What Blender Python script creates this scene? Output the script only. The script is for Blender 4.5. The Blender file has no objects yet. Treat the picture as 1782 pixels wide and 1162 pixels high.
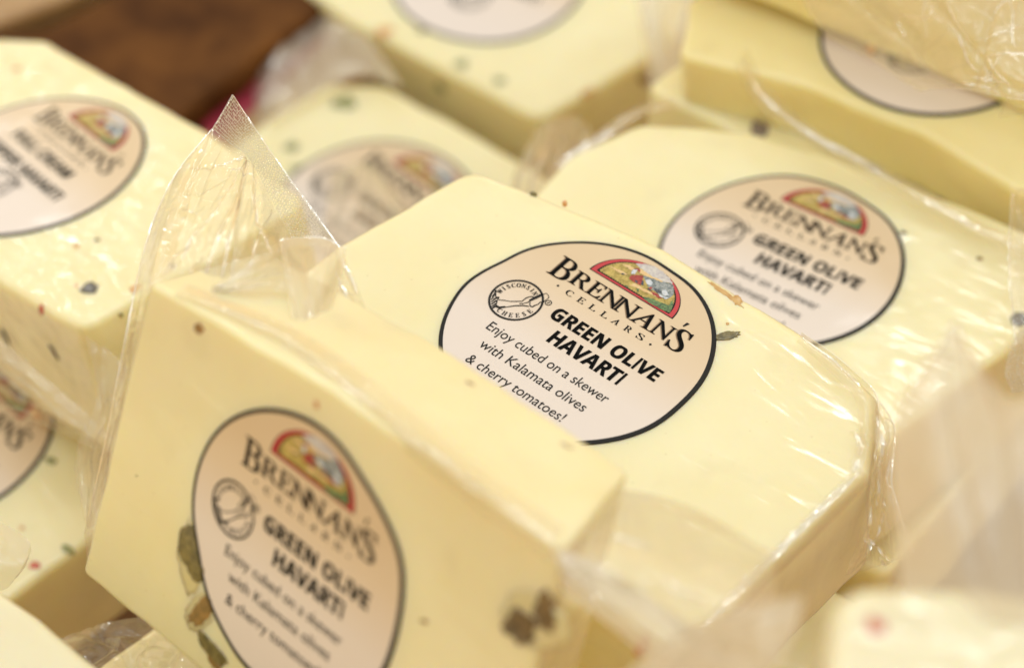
import bpy, bmesh, math, random
from mathutils import Vector, Matrix, noise
random.seed(11)
S = bpy.context.scene
COL = S.collection
CM = 0.01                                   # everything below is written in centimetres

# ------------------------------------------------------------------ camera
cam = bpy.data.cameras.new('camera')
camo = bpy.data.objects.new('camera', cam); COL.objects.link(camo)
camo.location = (-1.888*CM, -57.70*CM, 74.46*CM)
camo.rotation_euler = (math.radians(43.8), 0, 0)
cam.lens = 101.0; cam.sensor_width = 36; cam.clip_start = 0.02; cam.clip_end = 30
cam.dof.use_dof = True; cam.dof.focus_distance = 0.832; cam.dof.aperture_fstop = 5.6
S.camera = camo

# ------------------------------------------------------------------ light of the shop
w = bpy.data.worlds.new('World'); S.world = w; w.use_nodes = True
bg = w.node_tree.nodes['Background']
bg.inputs[1].default_value = 0.97                       # shop interior: pale ceiling, warm timber and goods lower down
wt = w.node_tree; wc = wt.nodes.new('ShaderNodeTexCoord'); wx = wt.nodes.new('ShaderNodeSeparateXYZ')
wr_ = wt.nodes.new('ShaderNodeValToRGB'); we = wr_.color_ramp.elements; wm = wt.nodes.new('ShaderNodeMapRange')
wm.inputs[1].default_value = -0.3; wm.inputs[2].default_value = 1.0
wt.links.new(wc.outputs['Generated'], wx.inputs[0]); wt.links.new(wx.outputs['Z'], wm.inputs[0]); wt.links.new(wm.outputs[0], wr_.inputs[0])
we.new(0.5); we[0].color = (1.15, 0.52, 0.12, 1); we[1].color = (1.08, 0.82, 0.44, 1); we[2].color = (0.81, 0.86, 0.88, 1)
we[1].position = 0.42; wt.links.new(wr_.outputs[0], bg.inputs[0])
def lamp(x, y, z, r, power, col=(0.92, 0.97, 1.0)):
    l = bpy.data.lights.new('ceiling_lamp', 'AREA'); l.shape = 'DISK'; l.size = r*2*CM; l.energy = power; l.color = col
    o = bpy.data.objects.new('ceiling_lamp', l); COL.objects.link(o); o.location = (x*CM, y*CM, z*CM)
    d = Vector((0, 0, 10)) - Vector((x, y, z)); o.rotation_euler = d.to_track_quat('-Z', 'Y').to_euler()
for x, y in ((-90, 60), (-20, 90), (70, 110), (-60, -30), (20, 20), (95, 30), (-110, 160), (30, 190), (-150, 330), (-95, 250), (-230, 380),
             (300, -40), (360, 70), (420, 190), (260, 430), (40, 520), (-200, 500), (-330, 110), (190, 300)):
    lamp(x, y, 210 if abs(x)+abs(y) < 400 else 185, 8, 1.6)
lamp(-30, 20, 230, 55, 3)                  # the broad diffuse panel over the case
S.view_settings.view_transform = 'Standard'; S.view_settings.look = 'None'
S.view_settings.exposure = 0.0; S.view_settings.gamma = 1
S.cycles.max_bounces = 14; S.cycles.transparent_max_bounces = 24; S.cycles.diffuse_bounces = 6
S.cycles.glossy_bounces = 4; S.cycles.sample_clamp_indirect = 4; S.cycles.sample_clamp_direct = 0
S.cycles.caustics_reflective = False; S.cycles.blur_glossy = 0.5

# ------------------------------------------------------------------ materials
def nt(name):
    m = bpy.data.materials.new(name); m.use_nodes = True; n = m.node_tree
    return m, n, n.nodes['Principled BSDF']
def tex(n, kind, scale, **k):
    t = n.nodes.new(kind); t.inputs['Scale'].default_value = scale
    for a, b in k.items(): t.inputs[a].default_value = b
    tc = n.nodes.get('tc') or n.nodes.new('ShaderNodeTexCoord'); tc.name = 'tc'
    n.links.new(tc.outputs['Object'], t.inputs['Vector']); return t
def ramp(n, src, stops):
    r = n.nodes.new('ShaderNodeValToRGB'); e = r.color_ramp.elements
    while len(e) < len(stops): e.new(0.5)
    for i, (p, c) in enumerate(stops): e[i].position = p; e[i].color = (*c, 1)
    n.links.new(src, r.inputs[0]); return r
def cheese_mat(name, a, b, wave=0.25, wscale=60, coat=1.0, rough=0.12):
    """pale curd; the clinging shrink film is the clear coat, its ripples bump only the coat"""
    m, n, p = nt(name)
    t = tex(n, 'ShaderNodeTexNoise', 28, Detail=4, Roughness=0.55)
    r = ramp(n, t.outputs['Fac'], [(0.3, a), (0.7, b)])
    # faint grey-green blotches where olives lie under the surface, and a little wire-cut mottling
    tb = tex(n, 'ShaderNodeTexNoise', 46, Detail=3, Roughness=0.5); rb = ramp(n, tb.outputs['Fac'], [(0.60, (0, 0, 0)), (0.76, (0.30, 0.30, 0.30))])
    mx = n.nodes.new('ShaderNodeMix'); mx.data_type = 'RGBA'; mx.inputs[7].default_value = (a[0]*0.80, a[1]*0.78, a[2]*0.80, 1)
    n.links.new(rb.outputs[0], mx.inputs[0]); n.links.new(r.outputs[0], mx.inputs[6])
    tv = tex(n, 'ShaderNodeTexVoronoi', 190); rv = ramp(n, tv.outputs['Distance'], [(0.0, (0.72, 0.64, 0.48)), (0.09, (1, 1, 1))])
    mv = n.nodes.new('ShaderNodeMix'); mv.data_type = 'RGBA'; mv.blend_type = 'MULTIPLY'; mv.inputs[0].default_value = 0.55
    n.links.new(mx.outputs[2], mv.inputs[6]); n.links.new(rv.outputs[0], mv.inputs[7]); n.links.new(mv.outputs[2], p.inputs['Base Color'])
    p.inputs['Roughness'].default_value = 0.45
    p.inputs['Subsurface Weight'].default_value = 0.55
    p.inputs['Subsurface Radius'].default_value = (1, 0.72, 0.26); p.inputs['Subsurface Scale'].default_value = 0.009
    p.inputs['Coat Weight'].default_value = coat; p.inputs['Coat Roughness'].default_value = rough
    t1 = tex(n, 'ShaderNodeTexNoise', wscale, Detail=2, Roughness=0.5, Distortion=0.6)
    mp = n.nodes.new('ShaderNodeMapping'); mp.inputs['Scale'].default_value = (0.6, 1.6, 1)
    mp.inputs['Rotation'].default_value = (0, 0, 0.5)
    n.links.new(n.nodes['tc'].outputs['Object'], mp.inputs[0]); n.links.new(mp.outputs[0], t1.inputs['Vector'])
    bu = n.nodes.new('ShaderNodeBump'); bu.inputs['Strength'].default_value = wave; bu.inputs['Distance'].default_value = 0.002
    n.links.new(t1.outputs['Fac'], bu.inputs['Height']); n.links.new(bu.outputs[0], p.inputs['Coat Normal'])
    t2 = tex(n, 'ShaderNodeTexNoise', 320, Detail=3)
    b2 = n.nodes.new('ShaderNodeBump'); b2.inputs['Strength'].default_value = 0.12; b2.inputs['Distance'].default_value = 0.0006
    n.links.new(t2.outputs['Fac'], b2.inputs['Height']); n.links.new(b2.outputs[0], p.inputs['Normal'])
    return m
M = {}
M['havarti'] = cheese_mat('havarti_curd', (0.85, 0.77, 0.45), (0.88, 0.82, 0.53), 0.25)
M['havarti_rippled'] = cheese_mat('rippled_film_curd', (0.85, 0.77, 0.44), (0.88, 0.82, 0.52), 0.9, 95, 1.0, 0.1)
M['havarti_yellow'] = cheese_mat('golden_curd', (0.85, 0.75, 0.38), (0.87, 0.79, 0.45), 0.3)
M['havarti_pale'] = cheese_mat('pale_curd', (0.80, 0.74, 0.50), (0.83, 0.78, 0.56), 0.5, 60)
M['smoked'] = cheese_mat('smoked_brown_rind', (0.035, 0.009, 0.0012), (0.170, 0.066, 0.014), 0.5, 50, 0.0, 0.35)
M['smoked'].node_tree.nodes['Principled BSDF'].inputs['Subsurface Weight'].default_value = 0
M['smoked'].node_tree.nodes['Principled BSDF'].inputs['Specular IOR Level'].default_value = 0.15
M['smoked'].node_tree.nodes['Principled BSDF'].inputs['Roughness'].default_value = 0.7
M['tan'] = cheese_mat('tan_rind', (0.34, 0.19, 0.07), (0.48, 0.30, 0.13), 0.4, 50, 0.5, 0.3)
def plain(name, col, rough=0.3, coat=0.6, var=0.0, sc=150, col2=None, crough=0.15):
    m, n, p = nt(name)
    p.inputs['Base Color'].default_value = (*col, 1); p.inputs['Roughness'].default_value = rough
    p.inputs['Coat Weight'].default_value = coat; p.inputs['Coat Roughness'].default_value = crough
    if col2:
        t = tex(n, 'ShaderNodeTexNoise', sc, Detail=5, Roughness=0.65)
        r = ramp(n, t.outputs['Fac'], [(0.36, col), (0.64, col2)]); n.links.new(r.outputs[0], p.inputs['Base Color'])
    return m
M['ink'] = plain('black_ink', (0.004, 0.004, 0.004), 0.5, 0.08)
M['ink'].node_tree.nodes['Principled BSDF'].inputs['Specular IOR Level'].default_value = 0.25
M['ink_shadow'] = plain('brown_ink', (0.34, 0.22, 0.12), 0.4, 0.5)
M['red'] = plain('red_ink', (0.52, 0.012, 0.022), 0.35, 0.5)
M['crimson'] = plain('crimson_band', (0.36, 0.02, 0.05), 0.4, 0.3, col2=(0.22, 0.01, 0.03))
M['p_field'] = plain('print_field', (0.26, 0.19, 0.03), 0.5, 0.2, sc=800, col2=(0.60, 0.45, 0.12))
M['p_tan'] = plain('print_tan', (0.72, 0.45, 0.18), 0.5, 0.5, sc=900, col2=(0.75, 0.58, 0.30))
M['p_sky'] = plain('print_sky', (0.46, 0.42, 0.44), 0.5, 0.2, sc=800, col2=(0.66, 0.63, 0.58))
M['p_hill'] = plain('print_hill', (0.07, 0.11, 0.12), 0.5, 0.5, sc=1100, col2=(0.40, 0.42, 0.42))
M['p_barn'] = plain('print_barn', (0.22, 0.015, 0.012), 0.5, 0.2, sc=1200, col2=(0.5, 0.07, 0.05))
M['p_white'] = plain('print_white', (0.72, 0.72, 0.74), 0.5, 0.5, sc=1300, col2=(0.42, 0.50, 0.60))
M['p_green'] = plain('print_green', (0.02, 0.06, 0.03), 0.5, 0.5, sc=1200, col2=(0.16, 0.28, 0.08))
M['p_navy'] = plain('print_navy', (0.01, 0.015, 0.03), 0.5, 0.2, sc=1200, col2=(0.1, 0.11, 0.14))
M['olive'] = plain('green_olive_flesh', (0.075, 0.062, 0.014), 0.35, 0.8, sc=500, col2=(0.24, 0.19, 0.06))
M['stain'] = cheese_mat('brine_stained_curd', (0.70, 0.58, 0.28), (0.80, 0.70, 0.38), 0.2)
M['olive_dark'] = plain('dark_olive_flesh', (0.055, 0.035, 0.010), 0.35, 0.8, sc=350, col2=(0.26, 0.16, 0.05))
M['olive_brown'] = plain('brown_olive_flesh', (0.40, 0.22, 0.06), 0.4, 0.8, sc=450, col2=(0.17, 0.11, 0.03))
M['olive_rust'] = plain('rusty_olive_edge', (0.50, 0.25, 0.05), 0.4, 0.8, sc=450, col2=(0.66, 0.42, 0.14))
M['pepper_red'] = plain('red_pepper', (0.52, 0.05, 0.03), 0.4, 0.8, sc=500, col2=(0.6, 0.14, 0.05))
M['pepper_orange'] = plain('orange_pepper', (0.66, 0.30, 0.09), 0.4, 0.8, sc=500, col2=(0.72, 0.42, 0.16))
M['herb'] = plain('herb_green', (0.20, 0.22, 0.06), 0.4, 0.8, sc=500, col2=(0.32, 0.32, 0.12))
M['black_olive'] = plain('black_olive', (0.02, 0.017, 0.014), 0.35, 0.8, sc=600, col2=(0.09, 0.08, 0.07))
M['grey_olive'] = plain('grey_olive', (0.16, 0.12, 0.11), 0.4, 0.8, sc=500, col2=(0.26, 0.21, 0.18))
def label_mat(name):
    """printed fade from peach at the head to pinkish cream at the foot"""
    m, n, p = nt(name)
    tc = n.nodes.new('ShaderNodeTexCoord'); tc.name = 'tc'
    sx = n.nodes.new('ShaderNodeSeparateXYZ'); n.links.new(tc.outputs['Object'], sx.inputs[0])
    mr = n.nodes.new('ShaderNodeMapRange'); mr.inputs[1].default_value = -0.028; mr.inputs[2].default_value = 0.024
    n.links.new(sx.outputs['Y'], mr.inputs[0])
    r = ramp(n, mr.outputs[0], [(0.0, (0.78, 0.70, 0.66)), (0.35, (0.77, 0.68, 0.62)), (0.75, (0.72, 0.57, 0.40)), (1.0, (0.69, 0.53, 0.34))])
    n.links.new(r.outputs[0], p.inputs['Base Color']); p.inputs['Roughness'].default_value = 0.4
    p.inputs['Coat Weight'].default_value = 0.6; p.inputs['Coat Roughness'].default_value = 0.14
    t = tex(n, 'ShaderNodeTexNoise', 45, Detail=2)
    b = n.nodes.new('ShaderNodeBump'); b.inputs['Strength'].default_value = 0.2; b.inputs['Distance'].default_value = 0.002
    n.links.new(t.outputs['Fac'], b.inputs['Height']); n.links.new(b.outputs[0], p.inputs['Coat Normal'])
    return m
M['label'] = label_mat('label_paper')
def film_mat(name, milky, rough=0.07, wr=0.5, emboss=False, tint=(0.97, 0.955, 0.92), refl=1.0):
    m = bpy.data.materials.new(name); m.use_nodes = True; n = m.node_tree; n.nodes.clear()
    out = n.nodes.new('ShaderNodeOutputMaterial')
    tr = n.nodes.new('ShaderNodeBsdfTransparent'); tr.inputs[0].default_value = (*tint, 1)
    gl = n.nodes.new('ShaderNodeBsdfGlossy'); gl.inputs['Roughness'].default_value = rough; gl.inputs['Color'].default_value = (1, 0.98, 0.95, 1)
    di = n.nodes.new('ShaderNodeBsdfDiffuse'); di.inputs[0].default_value = (0.92, 0.86, 0.72, 1)
    tl = n.nodes.new('ShaderNodeBsdfTranslucent'); tl.inputs[0].default_value = (0.92, 0.86, 0.72, 1)
    dm = n.nodes.new('ShaderNodeMixShader'); dm.inputs[0].default_value = 0.45
    n.links.new(di.outputs[0], dm.inputs[1]); n.links.new(tl.outputs[0], dm.inputs[2])
    mk = n.nodes.new('ShaderNodeMixShader'); mk.inputs[0].default_value = milky
    n.links.new(tr.outputs[0], mk.inputs[1]); n.links.new(dm.outputs[0], mk.inputs[2])
    lw = n.nodes.new('ShaderNodeLayerWeight'); lw.inputs[0].default_value = 0.5
    pw = n.nodes.new('ShaderNodeMath'); pw.operation = 'POWER'; pw.inputs[1].default_value = 4; n.links.new(lw.outputs['Facing'], pw.inputs[0])
    mu = n.nodes.new('ShaderNodeMath'); mu.operation = 'MULTIPLY_ADD'; mu.inputs[1].default_value = 0.75; mu.inputs[2].default_value = 0.07*refl
    mu.use_clamp = True; n.links.new(pw.outputs[0], mu.inputs[0])
    fin = n.nodes.new('ShaderNodeMixShader'); n.links.new(mu.outputs[0], fin.inputs[0])
    n.links.new(mk.outputs[0], fin.inputs[1]); n.links.new(gl.outputs[0], fin.inputs[2]); n.links.new(fin.outputs[0], out.inputs[0])
    tc = n.nodes.new('ShaderNodeTexCoord'); tc.name = 'tc'
    t = tex(n, 'ShaderNodeTexNoise', 55, Detail=3, Roughness=0.6, Distortion=1.2)
    b = n.nodes.new('ShaderNodeBump'); b.inputs['Strength'].default_value = wr; b.inputs['Distance'].default_value = 0.003
    n.links.new(t.outputs['Fac'], b.inputs['Height']); last = b
    if emboss:
        m['embossed'] = True
        mp = n.nodes.new('ShaderNodeMapping'); mp.inputs['Scale'].default_value = (60, 13, 1); mp.inputs['Rotation'].default_value = (0, 0, 0.0)
        n.links.new(tc.outputs['UV'], mp.inputs[0])
        v = n.nodes.new('ShaderNodeTexVoronoi'); v.inputs['Scale'].default_value = 1.0; v.inputs['Randomness'].default_value = 0.35
        n.links.new(mp.outputs[0], v.inputs['Vector'])
        b2 = n.nodes.new('ShaderNodeBump'); b2.inputs['Strength'].default_value = 0.8; b2.inputs['Distance'].default_value = 0.0012
        n.links.new(v.outputs['Distance'], b2.inputs['Height']); n.links.new(b.outputs[0], b2.inputs['Normal']); last = b2
        cr_ = n.nodes.new('ShaderNodeMapRange'); cr_.inputs[1].default_value = 0.25; cr_.inputs[2].default_value = 0.6; cr_.inputs[3].default_value = 0.02; cr_.inputs[4].default_value = 0.75
        n.links.new(v.outputs['Distance'], cr_.inputs[0]); n.links.new(cr_.outputs[0], mk.inputs[0])
    n.links.new(last.outputs[0], gl.inputs['Normal']); n.links.new(last.outputs[0], di.inputs['Normal'])
    return m
M['film'] = film_mat('clear_film', 0.12, 0.05, 0.35, refl=1.3)
M['film_soft'] = film_mat('hazy_film', 0.16, 0.12, 0.3)
M['film_milky'] = film_mat('milky_film', 0.44, 0.2, 0.3)
M['film_pane'] = film_mat('pane_film', 0.24, 0.2, 0.3)
M['film_dense'] = film_mat('dense_film', 0.62, 0.25, 0.3)
M['film_crease_glint'] = film_mat('film_crease_glint', 0.22, 0.14, 0.2, refl=5)  # extra shiny ribbons laid over creases and edges, added to carry glints
M['film_seal'] = film_mat('embossed_seal_film', 0.16, 0.08, 0.25, True)

# ------------------------------------------------------------------ object helpers
def link(name, me, mat, parent=None):
    o = bpy.data.objects.new(name, me); COL.objects.link(o)
    if mat is not None and not me.materials: me.materials.append(mat)
    if parent: o.parent = parent
    return o
def tag(o, label=None, cat=None, group=None, kind=None):
    if label: o['label'] = label
    if cat: o['category'] = cat
    if group: o['group'] = group
    if kind: o['kind'] = kind
def mesh(name, vs, fs, smooth=False):
    me = bpy.data.meshes.new(name); me.from_pydata([(a*CM, b*CM, c*CM) for a, b, c in vs], [], fs); me.update()
    if smooth: me.polygons.foreach_set('use_smooth', [True]*len(me.polygons))
    return me
def rounded(outline, rc, seg=7, step=0.6):
    n = len(outline); area = sum(outline[i][0]*outline[(i+1) % n][1]-outline[(i+1) % n][0]*outline[i][1] for i in range(n))
    if area < 0: outline = outline[::-1]
    out = []
    for i in range(n):
        p, q, r = Vector(outline[i-1]), Vector(outline[i]), Vector(outline[(i+1) % n])
        a, b = (p-q), (r-q); la, lb = a.length, b.length; a.normalize(); b.normalize()
        th = a.angle(b); T = min(rc/math.tan(th/2), la*0.48, lb*0.48); rad = T*math.tan(th/2)
        c = q+(a+b).normalized()*(rad/math.sin(th/2)); s = q+a*T; e = q+b*T
        a0 = math.atan2(s.y-c.y, s.x-c.x); a1 = math.atan2(e.y-c.y, e.x-c.x); d = (a1-a0+math.pi) % (2*math.pi)-math.pi
        for k in range(seg+1): out.append(Vector((c.x+rad*math.cos(a0+d*k/seg), c.y+rad*math.sin(a0+d*k/seg))))
    res = []
    for i, v in enumerate(out):
        x = out[(i+1) % len(out)]; L = (x-v).length; m = max(1, int(L/step))
        for k in range(m): res.append(v.lerp(x, k/m))
    cl = [res[0]]
    for v in res[1:]:
        if (v-cl[-1]).length > 0.02: cl.append(v)
    if (cl[0]-cl[-1]).length < 0.02: cl.pop()
    return cl
def slab_mesh(outline, thick, er, rc, seed, taper=0.0):
    ol = rounded(outline, rc); n = len(ol)
    nrm = []
    for i in range(n):
        t = (ol[(i+1) % n]-ol[i-1]).normalized(); nrm.append(Vector((t.y, -t.x)))
    prof = []
    for k in range(7):
        a = k/6*math.pi/2; prof.append((-er*(1-math.sin(a)), -er*(1-math.cos(a))))
    nb = 7
    for k in range(1, nb): prof.append((0, -er-(thick-2*er)*k/nb))
    for k in range(7):
        a = k/6*math.pi/2; prof.append((-er*(1-math.cos(a)), -thick+er*(1-math.sin(a))))
    vs, fs = [], []
    for off, z in prof:
        for i in range(n):
            wob = 0 if z > -er*1.01 or z < -thick+er*1.01 else 0.09*noise.noise(Vector((ol[i].x*0.5, ol[i].y*0.5+seed, z*0.5)))
            edge = 0.09*noise.noise(Vector((ol[i].x*0.6+seed, ol[i].y*0.6, z*0.3)))+0.03*noise.noise(Vector((ol[i].x*2.6+seed, ol[i].y*2.6, z)))
            p = ol[i]+nrm[i]*(off+wob+edge); vs.append((p.x+(taper*z/thick if p.x > 0 else 0)*max(0, p.x)/8, p.y, z))
    R_ = len(prof)
    for j in range(R_-1):
        for i in range(n): fs.append((j*n+i, (j+1)*n+i, (j+1)*n+(i+1) % n, j*n+(i+1) % n))
    fs.append(tuple(range(n))); fs.append(tuple(range((R_-1)*n, R_*n))[::-1])
    me = mesh('cheese', vs, fs, True)
    for p in me.polygons:
        if len(p.vertices) > 4: p.use_smooth = False
    return me
def glyphs(s, off=0.0):
    c = bpy.data.curves.new('glyph', 'FONT'); c.body = s; c.size = 1; c.resolution_u = 5; c.offset = off
    o = bpy.data.objects.new('glyph', c); me = bpy.data.meshes.new_from_object(o)
    vs = [v.co.copy() for v in me.vertices]; fs = [tuple(p.vertices) for p in me.polygons]
    bpy.data.objects.remove(o); bpy.data.meshes.remove(me); bpy.data.curves.remove(c)
    return vs, fs
def fancy(s, U, L=None):
    return ''.join(chr(U+ord(c)-65) if 'A' <= c <= 'Z' else chr(L+ord(c)-97) if L and 'a' <= c <= 'z' else c for c in s)
serif = lambda s: fancy(s, 0x1D434)        # italic serif capitals, straightened below
sansb = lambda s: fancy(s, 0x1D5D4).replace(chr(0x1D5D4+8), chr(0x1D5C5))        # bold sans capitals
class Print:
    """flat print in label units (the label's radius is 1), turned into one mesh"""
    def __init__(s): s.v, s.f = [], []
    def add(s, vs, fs):
        b = len(s.v); s.v += [(x, y) for x, y in vs]; s.f += [tuple(i+b for i in f) for f in fs]
    def text(s, body, x0, x1, y0, y1, ref=None, unslant=0.0, bold=0, off=0.0):
        vs, fs = glyphs(body, off); ps = [(v.x-v.y*unslant, v.y) for v in vs]
        rv = glyphs(ref)[0] if ref else vs
        ya, yb = min(v.y for v in rv), max(v.y for v in rv)
        if off: ps = [(x, min(y, yb)) for x, y in ps]          # plain bars stop at cap height
        xa, xb = min(p[0] for p in ps), max(p[0] for p in ps)
        ps = [(x0+(x-xa)/(xb-xa)*(x1-x0), y0+(y-ya)/(yb-ya)*(y1-y0)) for x, y in ps]
        s.add(ps, fs)
        for k in range(bold): s.add([(x+0.004*(k+1), y) for x, y in ps], fs)
    def arctext(s, body, cx, cy, r, a0, a1, h, flip=False, wd=0.5):
        n = len(body)
        for i, ch in enumerate(body):
            vs, fs = glyphs(serif(ch)); ps = [(v.x-v.y*0.27, v.y) for v in vs]
            xm = (min(p[0] for p in ps)+max(p[0] for p in ps))/2; hh = max(p[1] for p in ps)
            a = math.radians(a0+(a1-a0)*i/(n-1)); k = h/hh
            rot = a-math.pi/2 if not flip else a+math.pi/2
            ox, oy = cx+r*math.cos(a), cy+r*math.sin(a)
            q = [((x-xm)*k*0.8, (y-hh/2)*k) for x, y in ps]
            for dx in (0, 0.004):
                s.add([(ox+(x+dx)*math.cos(rot)-y*math.sin(rot), oy+(x+dx)*math.sin(rot)+y*math.cos(rot)) for x, y in q], fs)
    def stroke(s, pts, wd):
        pts = [Vector(p) for p in pts]; L = []
        for i, p in enumerate(pts):
            t = (pts[min(i+1, len(pts)-1)]-pts[max(i-1, 0)]).normalized(); nn = Vector((-t.y, t.x)); w_ = wd*(0.75+0.5*random.random())
            L += [p+nn*w_/2, p-nn*w_/2]
        s.add([tuple(p) for p in L], [(2*i, 2*i+1, 2*i+3, 2*i+2) for i in range(len(pts)-1)])
    def ring(s, cx, cy, r0, r1, n=64, ky=1.0):
        vs = []
        for i in range(n):
            a = i/n*2*math.pi
            for r in (r0, r1): vs.append((cx+r*math.cos(a), cy+ky*r*math.sin(a)))
        s.add(vs, [(2*i, 2*i+1, (2*i+3) % (2*n), (2*i+2) % (2*n)) for i in range(n)])
    def poly(s, pts, jit=0.0, sub=4):
        out = []
        for i, p in enumerate(pts):
            q = pts[(i+1) % len(pts)]
            for k in range(sub):
                t = k/sub; out.append((p[0]+(q[0]-p[0])*t+random.uniform(-jit, jit), p[1]+(q[1]-p[1])*t+random.uniform(-jit, jit)))
        s.add(out, [tuple(range(len(out)))])
    def mesh(s, name, z):
        return mesh(name, [(x*4, y*4, z) for x, y in s.v], s.f)

# ------------------------------------------------------------------ the printed matter, built once
def words_brand():
    a, b = Print(), Print()
    Ls = [('B', -0.632, -0.462, 0.374, 0.588), ('R', -0.448, -0.285, 0.402, 0.543), ('E', -0.280, -0.155, 0.402, 0.543),
          ('N', -0.158, 0.012, 0.398, 0.543), ('N', -0.020, 0.165, 0.398, 0.543), ('A', 0.158, 0.340, 0.398, 0.548),
          ('N', 0.334, 0.500, 0.396, 0.543), ('S', 0.512, 0.650, 0.362, 0.578)]
    for ch, x0, x1, y0, y1 in Ls:
        a.text(serif(ch), x0, x1, y0, y1, unslant=0.29, bold=1, off=0.002)
        b.text(serif(ch), x0-0.010, x1-0.010, y0-0.003, y1-0.003, unslant=0.29, bold=1)
    a.poly([(0.503, 0.596), (0.515, 0.592), (0.534, 0.640), (0.508, 0.640)], 0, 1)
    for ch, x in zip('CELLARS', (-0.352, -0.238, -0.124, -0.010, 0.098, 0.215, 0.333)):
        a.text(serif(ch), x-0.030, x+0.032, 0.292, 0.346, unslant=0.29, bold=1)
    for x, y in ((-0.467, 0.322), (0.440, 0.306)): a.poly([(x-.012, y), (x, y-.012), (x+.012, y), (x, y+.012)], 0, 1)
    return a.mesh('brand_lettering', 0.042), b.mesh('lettering_shadow', 0.038)
def words_havarti():
    a = Print()
    a.text(sansb('GREEN OLIVE'), -0.318, 0.690, 0.044, 0.166, ref=sansb('E'), bold=1, off=0.012)
    a.text(sansb('HAVARTI'), -0.172, 0.502, -0.147, -0.017, ref=sansb('E'), bold=1, off=0.012)
    a.text('Enjoy cubed on a skewer', -0.597, 0.553, -0.335, -0.250, ref='E')
    a.text('with Kalamata olives', -0.520, 0.485, -0.498, -0.413, ref='K')
    a.text('& cherry tomatoes!', -0.500, 0.425, -0.668, -0.583, ref='E')
    return a.mesh('product_lettering', 0.042)
def words_pepper():
    a = Print()
    a.text(sansb('FULL CREAM'), -0.541, 0.430, 0.105, 0.220, ref=sansb('E'), bold=1, off=0.012)
    a.text(sansb('PEPPER HAVARTI'), -0.680, 0.640, -0.120, -0.005, ref=sansb('E'), bold=1, off=0.012)
    return a.mesh('product_lettering', 0.042)
def emblem(dx, dy):
    a = Print(); cx, cy = -0.61, 0.016
    a.ring(cx, cy, 0.190, 0.207, 72)
    a.arctext('WISCONSIN', cx, cy, 0.152, 184, 66, 0.040)
    a.arctext('CHEESE', cx, cy, 0.155, 260, 352, 0.042, True)
    st = lambda w_, *p: a.stroke(p, w_)
    st(.008, (-0.711, -0.064), (-0.677, -0.042), (-0.632, -0.020), (-0.601, 0.006), (-0.568, 0.036), (-0.567, 0.076), (-0.557, 0.102), (-0.544, 0.117), (-0.526, 0.121))
    st(.008, (-0.687, -0.115), (-0.649, -0.115), (-0.614, -0.076), (-0.578, -0.032), (-0.533, 0.008), (-0.493, 0.030))
    st(.020, (-0.689, -0.124), (-0.660, -0.121), (-0.626, -0.086))
    st(.008, (-0.725, -0.043), (-0.718, -0.069), (-0.704, -0.093), (-0.690, -0.117), (-0.685, -0.141), (-0.688, -0.155))
    st(.012, (-0.794, -0.003), (-0.782, -0.022), (-0.762, -0.041), (-0.746, -0.056), (-0.725, -0.043))
    st(.007, (-0.567, 0.005), (-0.556, 0.016), (-0.541, 0.023))
    st(.007, (-0.546, 0.028), (-0.528, 0.051), (-0.525, 0.075))
    st(.009, (-0.516, 0.068), (-0.504, 0.049), (-0.485, 0.036), (-0.469, 0.044), (-0.468, 0.061), (-0.455, 0.089), (-0.459, 0.112), (-0.437, 0.136))
    st(.024, (-0.529, 0.075), (-0.515, 0.126), (-0.496, 0.187))
    st(.006, (-0.497, 0.179), (-0.482, 0.210), (-0.457, 0.202), (-0.439, 0.188), (-0.439, 0.168), (-0.442, 0.135))
    for p in ([(-0.754, -0.099), (-0.769, -0.047)], [(-0.740, -0.115), (-0.738, -0.067)], [(-0.723, -0.130), (-0.720, -0.077)], [(-0.706, -0.144), (-0.702, -0.102)], [(-0.691, -0.155), (-0.692, -0.127)], [(-0.768, -0.070), (-0.778, -0.029)], [(-0.750, -0.081), (-0.729, -0.056)]):
        a.stroke(p, .010)
    a.ring(-0.407, 0.147, 0.020, 0.027, 20); a.poly([(-0.417, 0.136), (-0.408, 0.136), (-0.397, 0.158), (-0.406, 0.158)], 0, 1)
    if dx or dy: a.v = [(x+dx, y+dy) for x, y in a.v]
    return a.mesh('cheese_emblem', 0.042)
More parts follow.
